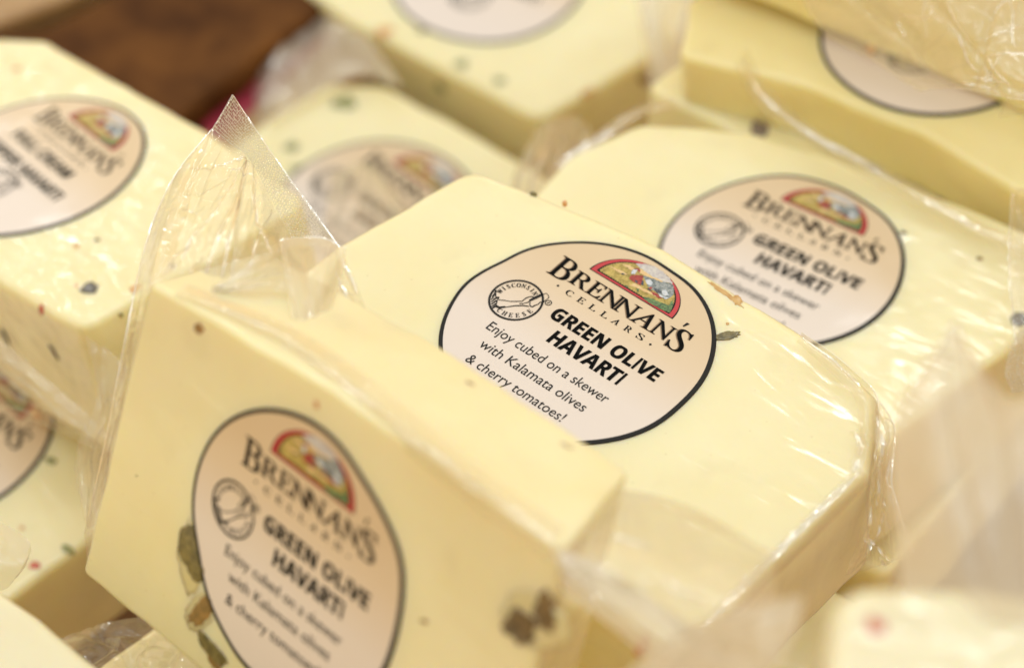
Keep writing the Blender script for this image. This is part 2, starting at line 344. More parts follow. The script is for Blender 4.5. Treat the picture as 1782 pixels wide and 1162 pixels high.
def arch_parts():
    """half-round landscape picture in a red frame: generic fields, hills and a red barn"""
    cx, cy = 0.0, 0.609; res = []
    def half(rx, ry, y0, n=60, teeth=0.0):
        pts = [(cx+rx*math.cos(math.pi*i/n)*(1+(teeth if i % 2 else 0)), y0+ry*math.sin(math.pi*i/n)*(1+(teeth if i % 2 else 0))) for i in range(n+1)]
        if teeth:
            m = 60
            pts += [(cx-rx+2*rx*i/m, y0+(0.008 if i % 2 else 0)) for i in range(1, m)]
        return pts
    def flat(name, pts, mat, z):
        a = Print(); a.add(pts, [tuple(range(len(pts)))]); res.append((name, a.mesh(name, z), mat))
    flat('picture_outline', half(0.402, 0.322, cy-0.010), M['ink'], 0.036)
    flat('picture_frame', half(0.390, 0.312, cy-0.003), M['red'], 0.038)
    flat('picture_lining', half(0.350, 0.280, cy+0.013), M['ink'], 0.040)
    flat('picture_field', half(0.337, 0.268, cy+0.021, 90, -0.03), M['p_field'], 0.042)
    def blob(name, polys, mat, z, jit=0.004):
        a = Print()
        for p in polys: a.poly(p, jit, 5)
        res.append((name, a.mesh(name, z), mat))
    blob('picture_sky', [[(-0.169, 0.858), (-0.119, 0.895), (-0.043, 0.923), (0.045, 0.922), (0.125, 0.901), (0.181, 0.871), (0.109, 0.846), (0.026, 0.834), (-0.038, 0.836), (-0.094, 0.842)]], M['p_sky'], 0.044)
    blob('picture_hills', [[(-0.043, 0.798), (0.028, 0.831), (0.107, 0.848), (0.190, 0.861), (0.229, 0.825), (0.256, 0.789), (0.244, 0.729), (0.148, 0.726), (0.050, 0.739)]], M['p_hill'], 0.046)
    blob('picture_orange', [[(-0.109, 0.838), (-0.038, 0.836), (0.025, 0.835), (0.107, 0.848), (0.106, 0.835), (0.033, 0.818), (-0.044, 0.806), (-0.083, 0.800)],
                            [(-0.292, 0.714), (-0.228, 0.706), (-0.155, 0.716), (-0.144, 0.733), (-0.195, 0.734), (-0.246, 0.727)],
                            [(-0.064, 0.654), (0.004, 0.676), (0.093, 0.681), (0.173, 0.696), (0.138, 0.709), (0.045, 0.701), (-0.040, 0.699)],
                            [(-0.243, 0.789), (-0.201, 0.814), (-0.138, 0.814), (-0.148, 0.781), (-0.203, 0.787)]], M['p_tan'], 0.048)
    blob('picture_barn', [[(-0.117, 0.738), (-0.083, 0.778), (-0.045, 0.796), (-0.011, 0.756), (0.006, 0.711), (-0.039, 0.704), (-0.103, 0.707)],
                          [(-0.145, 0.807), (-0.124, 0.834), (-0.092, 0.826), (-0.087, 0.805), (-0.119, 0.813)],
                          [(0.064, 0.716), (0.075, 0.746), (0.092, 0.748), (0.090, 0.721)],
                          [(0.099, 0.711), (0.152, 0.721), (0.211, 0.710), (0.189, 0.692), (0.134, 0.698)]], M['p_barn'], 0.050)
    blob('picture_white', [[(-0.139, 0.771), (-0.139, 0.801), (-0.113, 0.814), (-0.102, 0.775), (-0.120, 0.752)],
                           [(-0.003, 0.772), (0.023, 0.801), (0.063, 0.783), (0.065, 0.751), (0.030, 0.748)],
                           [(0.164, 0.773), (0.178, 0.793), (0.234, 0.763), (0.220, 0.743), (0.174, 0.747)],
                           [(0.155, 0.732), (0.206, 0.731), (0.247, 0.740), (0.241, 0.718), (0.187, 0.716)]], M['p_white'], 0.052)
    blob('picture_dark', [[(-0.065, 0.721), (-0.046, 0.728), (-0.022, 0.714), (-0.041, 0.707)], [(-0.190, 0.713), (-0.169, 0.725), (-0.157, 0.718), (-0.177, 0.705)],
                          [(0.100, 0.746), (0.142, 0.763), (0.177, 0.750), (0.144, 0.723)], [(-0.021, 0.757), (0.003, 0.751), (0.025, 0.710), (0.005, 0.719)],
                          [(0.063, 0.724), (0.094, 0.724), (0.110, 0.720), (0.076, 0.709)]], M['p_navy'], 0.053)
    blob('picture_green', [[(0.100, 0.636), (0.145, 0.656), (0.225, 0.671), (0.297, 0.688), (0.282, 0.751), (0.329, 0.690), (0.352, 0.637), (0.286, 0.621), (0.178, 0.616), (0.109, 0.618)],
                           [(-0.083, 0.639), (-0.064, 0.646), (-0.047, 0.634), (-0.066, 0.627)], [(0.001, 0.665), (0.020, 0.672), (0.037, 0.652), (0.026, 0.643)]], M['p_green'], 0.051)
    return res
BRAND, BRAND_SH = words_brand(); HAV = words_havarti(); PEP = words_pepper()
EMB = emblem(0, 0); EMB_LOW = emblem(0.61, -0.37); ARCH = arch_parts()

def make_label(parent, kind, seed, loc=(0, 0, 0), dents=()):
    n = 128
    def rad(a):
        r = 1+0.006*math.sin(2*a+seed)+0.005*math.sin(5*a+seed*3)
        for c, wd, d in dents:
            x = (math.degrees(a)-c+180) % 360-180; r += d*math.exp(-(x/wd)**2)
        return r*4
    A = [i/n*2*math.pi for i in range(n)]
    vs = [(rad(a)*0.998*math.cos(a), rad(a)*0.998*math.sin(a), 0.030) for a in A]+[(rad(a)*math.cos(a), rad(a)*math.sin(a), 0.002) for a in A]
    fs = [tuple(range(n))]+[(i, n+i, n+(i+1) % n, (i+1) % n) for i in range(n)]
    lab = link('label', mesh('label', vs, fs), M['label'], parent); lab.location = [c*CM for c in loc]
    vs, fs = [], []
    for i, a in enumerate(A):
        th = 0.026+0.006*math.sin(a+2.2)
        for k, z in ((1.0-th, 0.036), (1.004, 0.036), (1.008, 0.004)): vs.append((rad(a)*k*math.cos(a), rad(a)*k*math.sin(a), z))
    for i in range(n):
        j = (i+1) % n; fs += [(3*i, 3*i+1, 3*j+1, 3*j), (3*i+1, 3*i+2, 3*j+2, 3*j+1)]
    link('border', mesh('border', vs, fs), M['ink'], lab)
    link('brand_lettering', BRAND, M['ink'], lab); link('lettering_shadow', BRAND_SH, M['ink_shadow'], lab)
    link('product_lettering', HAV if kind == 'olive' else PEP, M['ink'], lab)
    link('cheese_emblem', EMB if kind == 'olive' else EMB_LOW, M['ink'], lab)
    for nm, me, mt in ARCH: link(nm, me, mt, lab)
    return lab

# ------------------------------------------------------------------ the blocks: frame = (label centre, (x axis, y axis, normal)), outline of the label face
# BLOCKS BEGIN
def yaw(deg, tx=0.0, ty=0.0):
    c, s = math.cos(math.radians(deg)), math.sin(math.radians(deg))
    z = (tx, ty, math.sqrt(1-tx*tx-ty*ty)); x = (c, s, -(c*tx+s*ty)/z[2]); l = math.sqrt(sum(v*v for v in x)); x = tuple(v/l for v in x)
    y = (z[1]*x[2]-z[2]*x[1], z[2]*x[0]-z[0]*x[2], z[0]*x[1]-z[1]*x[0]); return (x, y, z)
BLOCKS = {
 'A': dict(frame=((0.0, 0.0, 14.0), ((0.7417, -0.6703, 0.0246), (0.6688, 0.7419, 0.0482), (-0.0506, -0.0193, 0.9985))), outline=[(-7.35,3.5),(-0.5,4.6),(5.2,4.45),(8.1,3.9),(9.5,1.5),(9.6,-6.9),(-8.2,-7.0),(-8.3,-1.6)], thick=4.5),
 'B': dict(frame=((-7.52, -10.4, 16.72), ((0.6987, -0.7134, 0.053), (0.2274, 0.2917, 0.9291), (-0.6783, -0.6371, 0.3661))), outline=[(-7.15,4.45),(0,5.2),(8.1,5.35),(8.45,-5.2),(-7.55,-5.3)], thick=4.3, taper=1.7),
 'G': dict(frame=((6.83, 8.47, 8.9), ((0.7973, -0.6007, 0.0589), (0.6009, 0.7992, 0.0165), (-0.057, 0.0223, 0.9981))), outline=[(-8.8,0.4),(-7.8,3.1),(-4.4,4.8),(0,5.4),(8.3,5.7),(8.2,0.8),(7.45,-2.4),(7.0,-6.0),(-8.5,-6.0)], thick=4.5),
 'C': dict(frame=((-18.32, 14.26, 7.7), ((0.5872, -0.7847, 0.1987), (0.7937, 0.6064, 0.0488), (-0.1588, 0.1291, 0.9788))), outline=[(-9.5,2.0),(-8.3,3.3),(-6.7,4.4),(3.3,5.4),(9.2,5.5),(9.45,-3.3),(5.2,-4.0),(-9.3,-4.6)], thick=5.6),
 'H': dict(frame=((-2.87, 33.86, 0.09), ((0.857, -0.5153, -0.0052), (0.5146, 0.8551, 0.0633), (-0.0282, -0.057, 0.998))), outline=[(-8.5,-3.7),(-3.7,-5.0),(6.1,-6.1),(8.3,-0.2),(8.6,6.5),(-8.8,6.5)], thick=5.0),
 'I': dict(frame=((-7.08, 20.63, -0.81), ((0.6982, -0.7158, 0.012), (0.7136, 0.6972, 0.0682), (-0.0572, -0.0391, 0.9976))), outline=[(-7.2,0.9),(-7.0,3.6),(-5.2,5.2),(1.7,5.9),(8.5,6.0),(8.5,-6.5),(-6.6,-6.5)], thick=4.8),
 'J': dict(frame=((12.77, 18.31, 9.95), ((0.7293, -0.6825, 0.0482), (0.681, 0.7309, 0.0454), (-0.0662, -0.0003, 0.9978))), outline=[(-8.0,-3.8),(-6.3,-6.2),(-2.1,-4.75),(2.5,-4.2),(10.0,-4.6),(10.0,6.0),(-9.0,6.0)], thick=2.5),
 'D': dict(frame=((-21.53, 7.74, 1.44), ((0.6531, -0.7572, 0.0105), (0.7557, 0.6525, 0.056), (-0.0493, -0.0287, 0.9984))), outline=[(-7.5,4.2),(4.0,4.3),(7.1,3.6),(7.5,0.5),(7.7,-2.6),(7.0,-6.0),(-7.5,-6.0)], thick=4.8),
 'K': dict(frame=((12.8,21.95,15.1), yaw(-34.4)), outline=[(-8.5,-5.1),(10.5,-5.0),(10.5,5.0),(-8.5,5.0)], thick=5.0),
 'L': dict(frame=((12.75,18.35,7.3), yaw(-42.9)), outline=[(-7.6,-6.5),(10.5,-4.7),(10.5,5.0),(-7.6,5.0)], thick=5.0),
 'E': dict(frame=((-17.1,-13.6,13.6), yaw(-41.3)), outline=[(-9,4.5),(8.5,4.5),(8.5,-5.5),(-9,-5.5)], thick=4.8),
 'F': dict(frame=((11.1,-24.0,25.6), yaw(-6, 0.06, -0.1)), outline=[(-6.6,4.4),(-3.5,4.75),(7.2,4.6),(7.2,-5.4),(-7.2,-5.4)], thick=4.8),
}
# BLOCKS END
def M4(k):
    c, ax = BLOCKS[k]['frame']; m = Matrix([(ax[0][i], ax[1][i], ax[2][i], c[i]*CM) for i in range(3)]+[(0, 0, 0, 1)]); return m
ROOT, BODY = {}, {}
def block(k, name, label, cat, mat, group=None, er=0.28, rc=0.55, piece='cheese'):
    b = BLOCKS[k]; o = bpy.data.objects.new(name, None); COL.objects.link(o); o.empty_display_size = 0.02
    m = M4(k) @ Matrix.Translation((0, 0, -b['thick']*CM)); o.matrix_world = m
    tag(o, label, cat, group)
    body = link(piece, slab_mesh(b['outline'], b['thick'], er, rc, ord(k[0])*1.7, b.get('taper', 0.0)), M[mat], o); body.location = (0, 0, b['thick']*CM)
    ROOT[k] = o; BODY[k] = body
    return o
def top(k): return (0, 0, BLOCKS[k]['thick'])
GR = 'wrapped havarti cheeses piled in the case'
block('A', 'cheese_block', 'wrapped green olive havarti with the sharp round label, at the centre of the pile', 'cheese', 'havarti', GR, 0.38, 1.0)
make_label(ROOT['A'], 'olive', 1.0, top('A'), ((150, 12, 0.012), (165, 7, -0.010), (-175, 10, 0.014), (0, 14, -0.018), (85, 10, -0.014)))
block('B', 'cheese_block', 'wrapped green olive havarti standing tilted in front, big olive chunks beside its label', 'cheese', 'havarti', GR, 0.2, 0.22)
make_label(ROOT['B'], 'olive', 2.2, top('B'), ((-150, 14, -0.035), (2, 20, -0.035), (65, 16, -0.03), (-102, 14, 0.03), (32, 12, 0.02)))
block('G', 'cheese_block', 'wrapped green olive havarti behind the sharp one, its label cut off at the lower left', 'cheese', 'havarti', GR, 0.3, 1.3)
make_label(ROOT['G'], 'olive', 3.1, top('G'), ((119, 14, 0.015), (78, 12, -0.014)))
block('C', 'cheese_block', 'wrapped full cream pepper havarti with rippled shiny film at the left edge', 'cheese', 'havarti_rippled', GR, 0.3, 0.8)
make_label(ROOT['C'], 'pepper', 0.4, top('C'))
block('H', 'cheese_block', 'blurred herb flecked cheese at the top middle with only the foot of its label showing', 'cheese', 'havarti', GR, 0.3, 0.7)
make_label(ROOT['H'], 'pepper', 1.9, top('H'))
block('I', 'cheese_block', 'blurred cheese low in the pile, its label covered by a crumpled film end', 'cheese', 'havarti', GR, 0.4, 1.4)
make_label(ROOT['I'], 'olive', 2.9, top('I'))
block('J', 'cheese_block', 'flat yellow cheese at the upper right, white label half hidden under another block', 'cheese', 'havarti_yellow', GR, 0.25, 0.5)
make_label(ROOT['J'], 'pepper', 4.4, top('J'))
block('D', 'cheese_block', 'speckled cheese at the left edge below the pepper havarti, right end of its label showing', 'cheese', 'havarti', GR, 0.3, 0.8)
make_label(ROOT['D'], 'olive', 5.2, top('D'))
block('K', 'cheese_block', 'unlabelled looking cheese on top at the upper right under crumpled film', 'cheese', 'havarti_yellow', GR, 0.3, 0.5)
block('L', 'cheese_block', 'cheese with grey olive specks, a narrow strip below the flat yellow one', 'cheese', 'havarti', GR, 0.3, 0.5)
block('E', 'cheese_block', 'plain pale cheese cut off by the bottom left corner', 'cheese', 'havarti_pale', GR, 0.35, 0.5)
block('F', 'cheese_block', 'very blurred pale cheese with a red fleck at the bottom right', 'cheese', 'havarti_pale', GR, 0.5, 1.0)

# blocks that carry the pile
def filler(cx, cy, z, deg, w_, d_, t, label, mat='havarti'):
    k = 'fill%d' % len(BLOCKS)
    BLOCKS[k] = dict(frame=((cx, cy, z), yaw(deg)), outline=[(-w_, -d_), (w_, -d_), (w_, d_), (-w_, d_)], thick=t)
    block(k, 'cheese_block', label, 'cheese', mat, GR)
filler(-3.4, -5.2, 9.25, -42, 6.3, 4.2, 4.7, 'havarti under the sharp labelled block, carrying it')
filler(-1.5, -2.0, 4.2, -42, 9, 7.0, 4.8, 'wide havarti under the middle of the pile')
filler(10.5, 6.0, 4.2, -36, 3.5, 6.0, 4.8, 'havarti under the right hand labelled block')
filler(-21.5, 16.5, 1.2, -50, 7.5, 4.8, 4.4, 'havarti under the pepper havarti at the left')
filler(-6.0, -13.6, 9.6, -45, 4.6, 1.9, 4.8, 'yellow havarti showing a sliver below the tilted block', 'havarti_yellow')
filler(-9.0, -9.0, 5.3, -45, 6.5, 4.0, 4.8, 'havarti at the foot of the tilted block')
filler(-17.5, -14.5, 8.7, -41, 7.5, 4.5, 4.8, 'havarti under the corner cheese')
filler(11.5, -24.5, 20.4, -10, 6.5, 4.5, 4.8, 'havarti under the blurred foreground cheese')
filler(11.0, -23.5, 15.5, -8, 6.5, 4.2, 4.8, 'second havarti under the blurred foreground cheese')
filler(13.0, 19.5, 2.2, -42, 8, 4.2, 4.8, 'havarti under the speck strip block at the upper right')
filler(12.5, 20.5, -2.7, -42, 8, 4.2, 3.2, 'havarti at the foot of the pile at the upper right')

# ------------------------------------------------------------------ bits set in the curd
def bit(k, name, hit, w_, h_, rot, mat, seed, proud=0.02, n=40, rough=0.32, label=None):
    lx, ly, lz, nx, ny, nz = hit
    nn = Vector((nx, ny, nz)); base = Vector((lx, ly, lz+BLOCKS[k]['thick']))
    u = Vector((1, 0, 0)) if nz > 0.9 else Vector((0, 0, 1)).cross(nn).normalized(); v = nn.cross(u)
    rs = random.Random(seed); ph = [rs.uniform(0, 6.28) for _ in range(4)]
    vs, fs = [], []
    rr = []
    for i in range(n):
        a = i/n*2*math.pi
        rr.append(max(0.4, 1+rough*(1.1*noise.noise(Vector((math.cos(a)*1.3, math.sin(a)*1.3, seed*3.7)))+0.8*noise.noise(Vector((math.cos(a)*3.2, math.sin(a)*3.2, seed*1.9)))+0.35*noise.noise(Vector((math.cos(a)*7, math.sin(a)*7, seed))))*1.2))
    for s, z in ((1.04, -0.12), (1.0, proud*0.5), (0.86, proud), (0.45, proud*1.1)):
        for i in range(n):
            a = i/n*2*math.pi; x, y = rr[i]*s*w_/2*math.cos(a), rr[i]*s*h_/2*math.sin(a)
            x, y = x*math.cos(rot)-y*math.sin(rot), x*math.sin(rot)+y*math.cos(rot)
            p = base+u*x+v*y+nn*(z+(rs.uniform(-.4, .4)*min(proud, .03) if s < 1 else 0)); vs.append(tuple(p))
    for j in range(3):
        for i in range(n): fs.append((j*n+i, j*n+(i+1) % n, (j+1)*n+(i+1) % n, (j+1)*n+i))
    fs.append(tuple(range(3*n, 4*n)))
    o = link(name, mesh(name, vs, fs, True), M[mat], ROOT[k])
    if label: o['label'] = label
    return o
bit('B', 'olive_piece', (-3.77, -1.94, 0.0, 0.0, 0.0, 1.0), 0.85, 1.25, 0.2, 'olive', 1, 0.026, 44, 0.12, 'dark green rounded olive chunk at the label edge')
bit('B', 'olive_piece', (-3.31, -2.4, 0.0, 0.0, 0.0, 1.0), 0.75, 0.8, 0.1, 'olive', 21, 0.030, 44, 0.12)
bit('B', 'olive_piece', (-2.77, -3.47, 0.0, 0.0, 0.0, 1.0), 0.55, 1.5, -0.5, 'olive_brown', 2, 0.026, 44, 0.26, 'light brown ragged olive flake')
bit('B', 'olive_piece', (-2.15, -4.32, 0.0, 0.0, 0.0, 1.0), 1.25, 0.55, -0.15, 'olive', 3, 0.026, 44, 0.2)
bit('B', 'olive_piece', (-1.96, -4.66, 0.0, 0.0, 0.0, 1.0), 0.6, 0.3, -0.3, 'olive_brown', 31)
bit('B', 'olive_piece', (7.43, 2.77, 0.0, 0.0, 0.0, 1.0), 1.0, 0.75, 0.5, 'olive_dark', 4, 0.04, 44, 0.34, 'large blurred olive chunk near the right edge')
bit('B', 'olive_piece', (8.02, 3.55, 0.0, 0.0, 0.0, 1.0), 0.7, 0.95, 0.3, 'olive_dark', 5, 0.04, 44, 0.3)
for hx, w_, h_, r_, sd in (((-3.57, -2.15, 0.0, 0.0, 0.0, 1.0), 1.05, 2.3, 0.15, 61), ((-2.82, -3.46, 0.0, 0.0, 0.0, 1.0), 0.85, 1.8, -0.5, 62), ((7.7, 3.12, 0.0, 0.0, 0.0, 1.0), 2.1, 1.4, 0.45, 63)):
    bit('B', 'brine_stain', hx, w_, h_, r_, 'stain', sd, 0.006, 44, 0.15)
bit('B', 'olive_piece', (-5.04, 4.16, 0.0, 0.0, 0.0, 1.0), 0.42, 0.25, 0.5, 'olive_brown', 6)
bit('B', 'olive_piece', (-0.46, 4.47, 0.0, 0.0, 0.0, 1.0), 0.16, 0.22, 0.5, 'pepper_orange', 7)
bit('B', 'olive_piece', (4.59, 1.04, 0.0, 0.0, 0.0, 1.0), 0.26, 0.14, 0.5, 'olive_brown', 8)
bit('B', 'olive_piece', (-6.19, -1.17, 0.0, 0.0, 0.0, 1.0), 0.05, 0.05, 0, 'olive', 9)
bit('A', 'olive_piece', (2.12, 4.2, 0.0, 0.0, 0.0, 1.0), 1.25, 0.16, -0.12, 'olive_rust', 10, 0.012, 44, 0.4, 'thin brown olive sliver beside the label')
bit('A', 'olive_piece', (2.55, 4.22, 0.0, 0.0, 0.0, 1.0), 0.45, 0.26, -0.6, 'olive_rust', 101, 0.012)
bit('A', 'olive_piece', (3.24, 2.89, 0.0, 0.0, 0.0, 1.0), 0.78, 0.30, 0.9, 'olive', 11, 0.03, 44, 0.3, 'green olive wedge half under the label')
bit('A', 'olive_piece', (2.95, 3.3, 0.0, 0.0, 0.0, 1.0), 0.10, 0.10, 0.1, 'pepper_orange', 12)
bit('A', 'olive_piece', (-5.06, 3.76, 0.0, 0.0, 0.0, 1.0), 0.20, 0.12, 0.5, 'olive', 13)
bit('A', 'olive_piece', (-4.05, 4.07, 0.0, 0.0, 0.0, 1.0), 0.13, 0.13, 0.5, 'pepper_orange', 14)
bit('B', 'olive_piece', (4.77, 5.29, -3.72, -0.02, 1.0, -0.0), 0.42, 0.24, 0.2, 'olive_brown', 15)
bit('B', 'olive_piece', (1.37, 5.23, -3.55, -0.02, 1.0, -0.0), 0.36, 0.16, 0.2, 'olive_brown', 16)
bit('B', 'olive_piece', (8.24, 1.14, -4.33, 1.0, 0.03, -0.0), 0.6, 0.5, 0.2, 'pepper_orange', 17)
bit('G', 'olive_piece', (5.26, 3.59, 0.0, 0.0, 0.0, 1.0), 0.2, 0.16, 0.2, 'olive_brown', 18)
bit('G', 'olive_piece', (2.6, 3.29, 0.0, 0.0, 0.0, 1.0), 0.24, 0.14, 0.2, 'olive', 19)
bit('G', 'olive_piece', (7.72, 1.87, 0.0, 0.0, 0.0, 1.0), 0.5, 0.7, 0.7, 'black_olive', 20)
CB = [('C', 'olive_piece', (7.7, -2.04, 0.0, 0.0, 0.0, 1.0), .66, .56, 0, 'black_olive'), ('C', 'pepper_piece', (7.26, -2.27, 0.0, 0.0, 0.0, 1.0), .16, .12, 0, 'pepper_orange'),
      ('C', 'pepper_piece', (8.88, -0.97, 0.0, 0.0, 0.0, 1.0), .34, .46, .3, 'pepper_orange'), ('C', 'pepper_piece', (7.25, -3.66, -0.21, 0.16, -0.99, -0.0), .26, .36, -.3, 'pepper_red'),
      ('C', 'pepper_piece', (5.36, -1.19, 0.0, 0.0, 0.0, 1.0), .34, .16, 0, 'pepper_orange'), ('C', 'olive_piece', (5.63, -0.55, 0.0, 0.0, 0.0, 1.0), .2, .16, 0, 'olive'),
      ('C', 'pepper_piece', (-5.88, 2.65, 0.0, 0.0, 0.0, 1.0), .3, .3, 0, 'pepper_orange'), ('C', 'olive_piece', (3.94, -4.05, -2.92, 0.04, -1.0, -0.0), .2, .55, .5, 'black_olive'),
      ('C', 'olive_piece', (7.17, -3.67, -1.97, 0.16, -0.99, -0.0), .16, .55, .5, 'black_olive'), ('C', 'pepper_piece', (4.21, -4.04, -6.18, 0.04, -1.0, -0.0), .5, .4, .5, 'pepper_orange'),
      ('C', 'olive_piece', (7.24, -3.66, -4.37, 0.16, -0.99, -0.0), .16, .5, .5, 'grey_olive'), ('C', 'olive_piece', (8.81, 0.46, 0.0, 0.0, 0.0, 1.0), .2, .2, 0, 'grey_olive'),
      ('C', 'olive_piece', (9.41, -1.9, -0.28, 1.0, 0.03, -0.0), .12, .14, 0, 'olive'),
      ('D', 'olive_piece', (3.79, 2.13, 0.0, 0.0, 0.0, 1.0), .5, .3, 0.2, 'herb'), ('D', 'olive_piece', (7.28, 0.39, 0.0, 0.0, 0.0, 1.0), .45, .3, 0.2, 'herb'),
      ('D', 'pepper_piece', (7.14, -0.8, 0.0, 0.0, 0.0, 1.0), .34, .3, 0.2, 'pepper_red'), ('D', 'pepper_piece', (5.53, -0.22, 0.0, 0.0, 0.0, 1.0), .18, .14, 0.2, 'pepper_orange'),
      ('F', 'pepper_piece', (-5.71, 3.37, 0.0, 0.0, 0.0, 1.0), .42, .36, 0.2, 'pepper_red'),
      ('H', 'olive_piece', (1.78, -4.99, 0.0, 0.0, 0.0, 1.0), .55, .5, 0.2, 'herb'), ('H', 'olive_piece', (3.6, -5.01, 0.0, 0.0, 0.0, 1.0), .45, .4, 0.2, 'herb'),
      ('H', 'olive_piece', (3.5, -1.65, 0.0, 0.0, 0.0, 1.0), .4, .4, 0.2, 'herb'), ('H', 'olive_piece', (3.11, -5.76, -1.08, -0.11, -0.99, 0.0), .7, .5, 0.6, 'olive'),
      ('H', 'olive_piece', (1.15, -5.54, -1.1, -0.11, -0.99, 0.0), .6, .5, 0.6, 'herb'), ('H', 'pepper_piece', (6.94, -3.84, -0.37, 0.94, -0.35, 0.0), .7, .7, 0.6, 'pepper_orange'),
      ('H', 'pepper_piece', (8.0, -1.01, -1.21, 0.94, -0.35, 0.0), .6, 1.0, 0.6, 'olive_brown'), ('H', 'pepper_piece', (-1.87, -4.86, 0.0, 0.0, 0.0, 1.0), .6, .6, 0.6, 'pepper_orange'),
      ('H', 'olive_piece', (-0.62, -4.04, 0.0, 0.0, 0.0, 1.0), .35, .35, 0.6, 'olive'), ('H', 'olive_piece', (4.64, -5.94, -2.82, -0.11, -0.99, 0.0), .6, .4, 0.6, 'grey_olive'),
      ('I', 'olive_piece', (-5.49, 3.38, 0.0, 0.0, 0.0, 1.0), 1.0, .8, 0.6, 'herb'), ('I', 'olive_piece', (-5.12, 0.34, 0.0, 0.0, 0.0, 1.0), .6, .5, 0.6, 'herb'), ('I', 'olive_piece', (-3.95, -0.28, 0.0, 0.0, 0.0, 1.0), .7, .5, 0.6, 'herb'),
      ('L', 'olive_piece', (-3.28, -5.38, 0.0, 0.0, 0.0, 1.0), 1.0, .6, -0.7, 'grey_olive'), ('L', 'olive_piece', (0.88, -4.11, 0.0, 0.0, 0.0, 1.0), .7, .5, -0.7, 'grey_olive'),
      ('L', 'olive_piece', (3.47, -3.83, 0.0, 0.0, 0.0, 1.0), .8, .4, -0.7, 'grey_olive'), ('K', 'pepper_piece', (0.53, -5.05, -4.98, 0.01, -1.0, 0.0), .3, .3, 0, 'pepper_orange')]
for i, (k, nm, hit, a, b, r, mt) in enumerate(CB): bit(k, nm, hit, a, b, r, mt, 200+i)

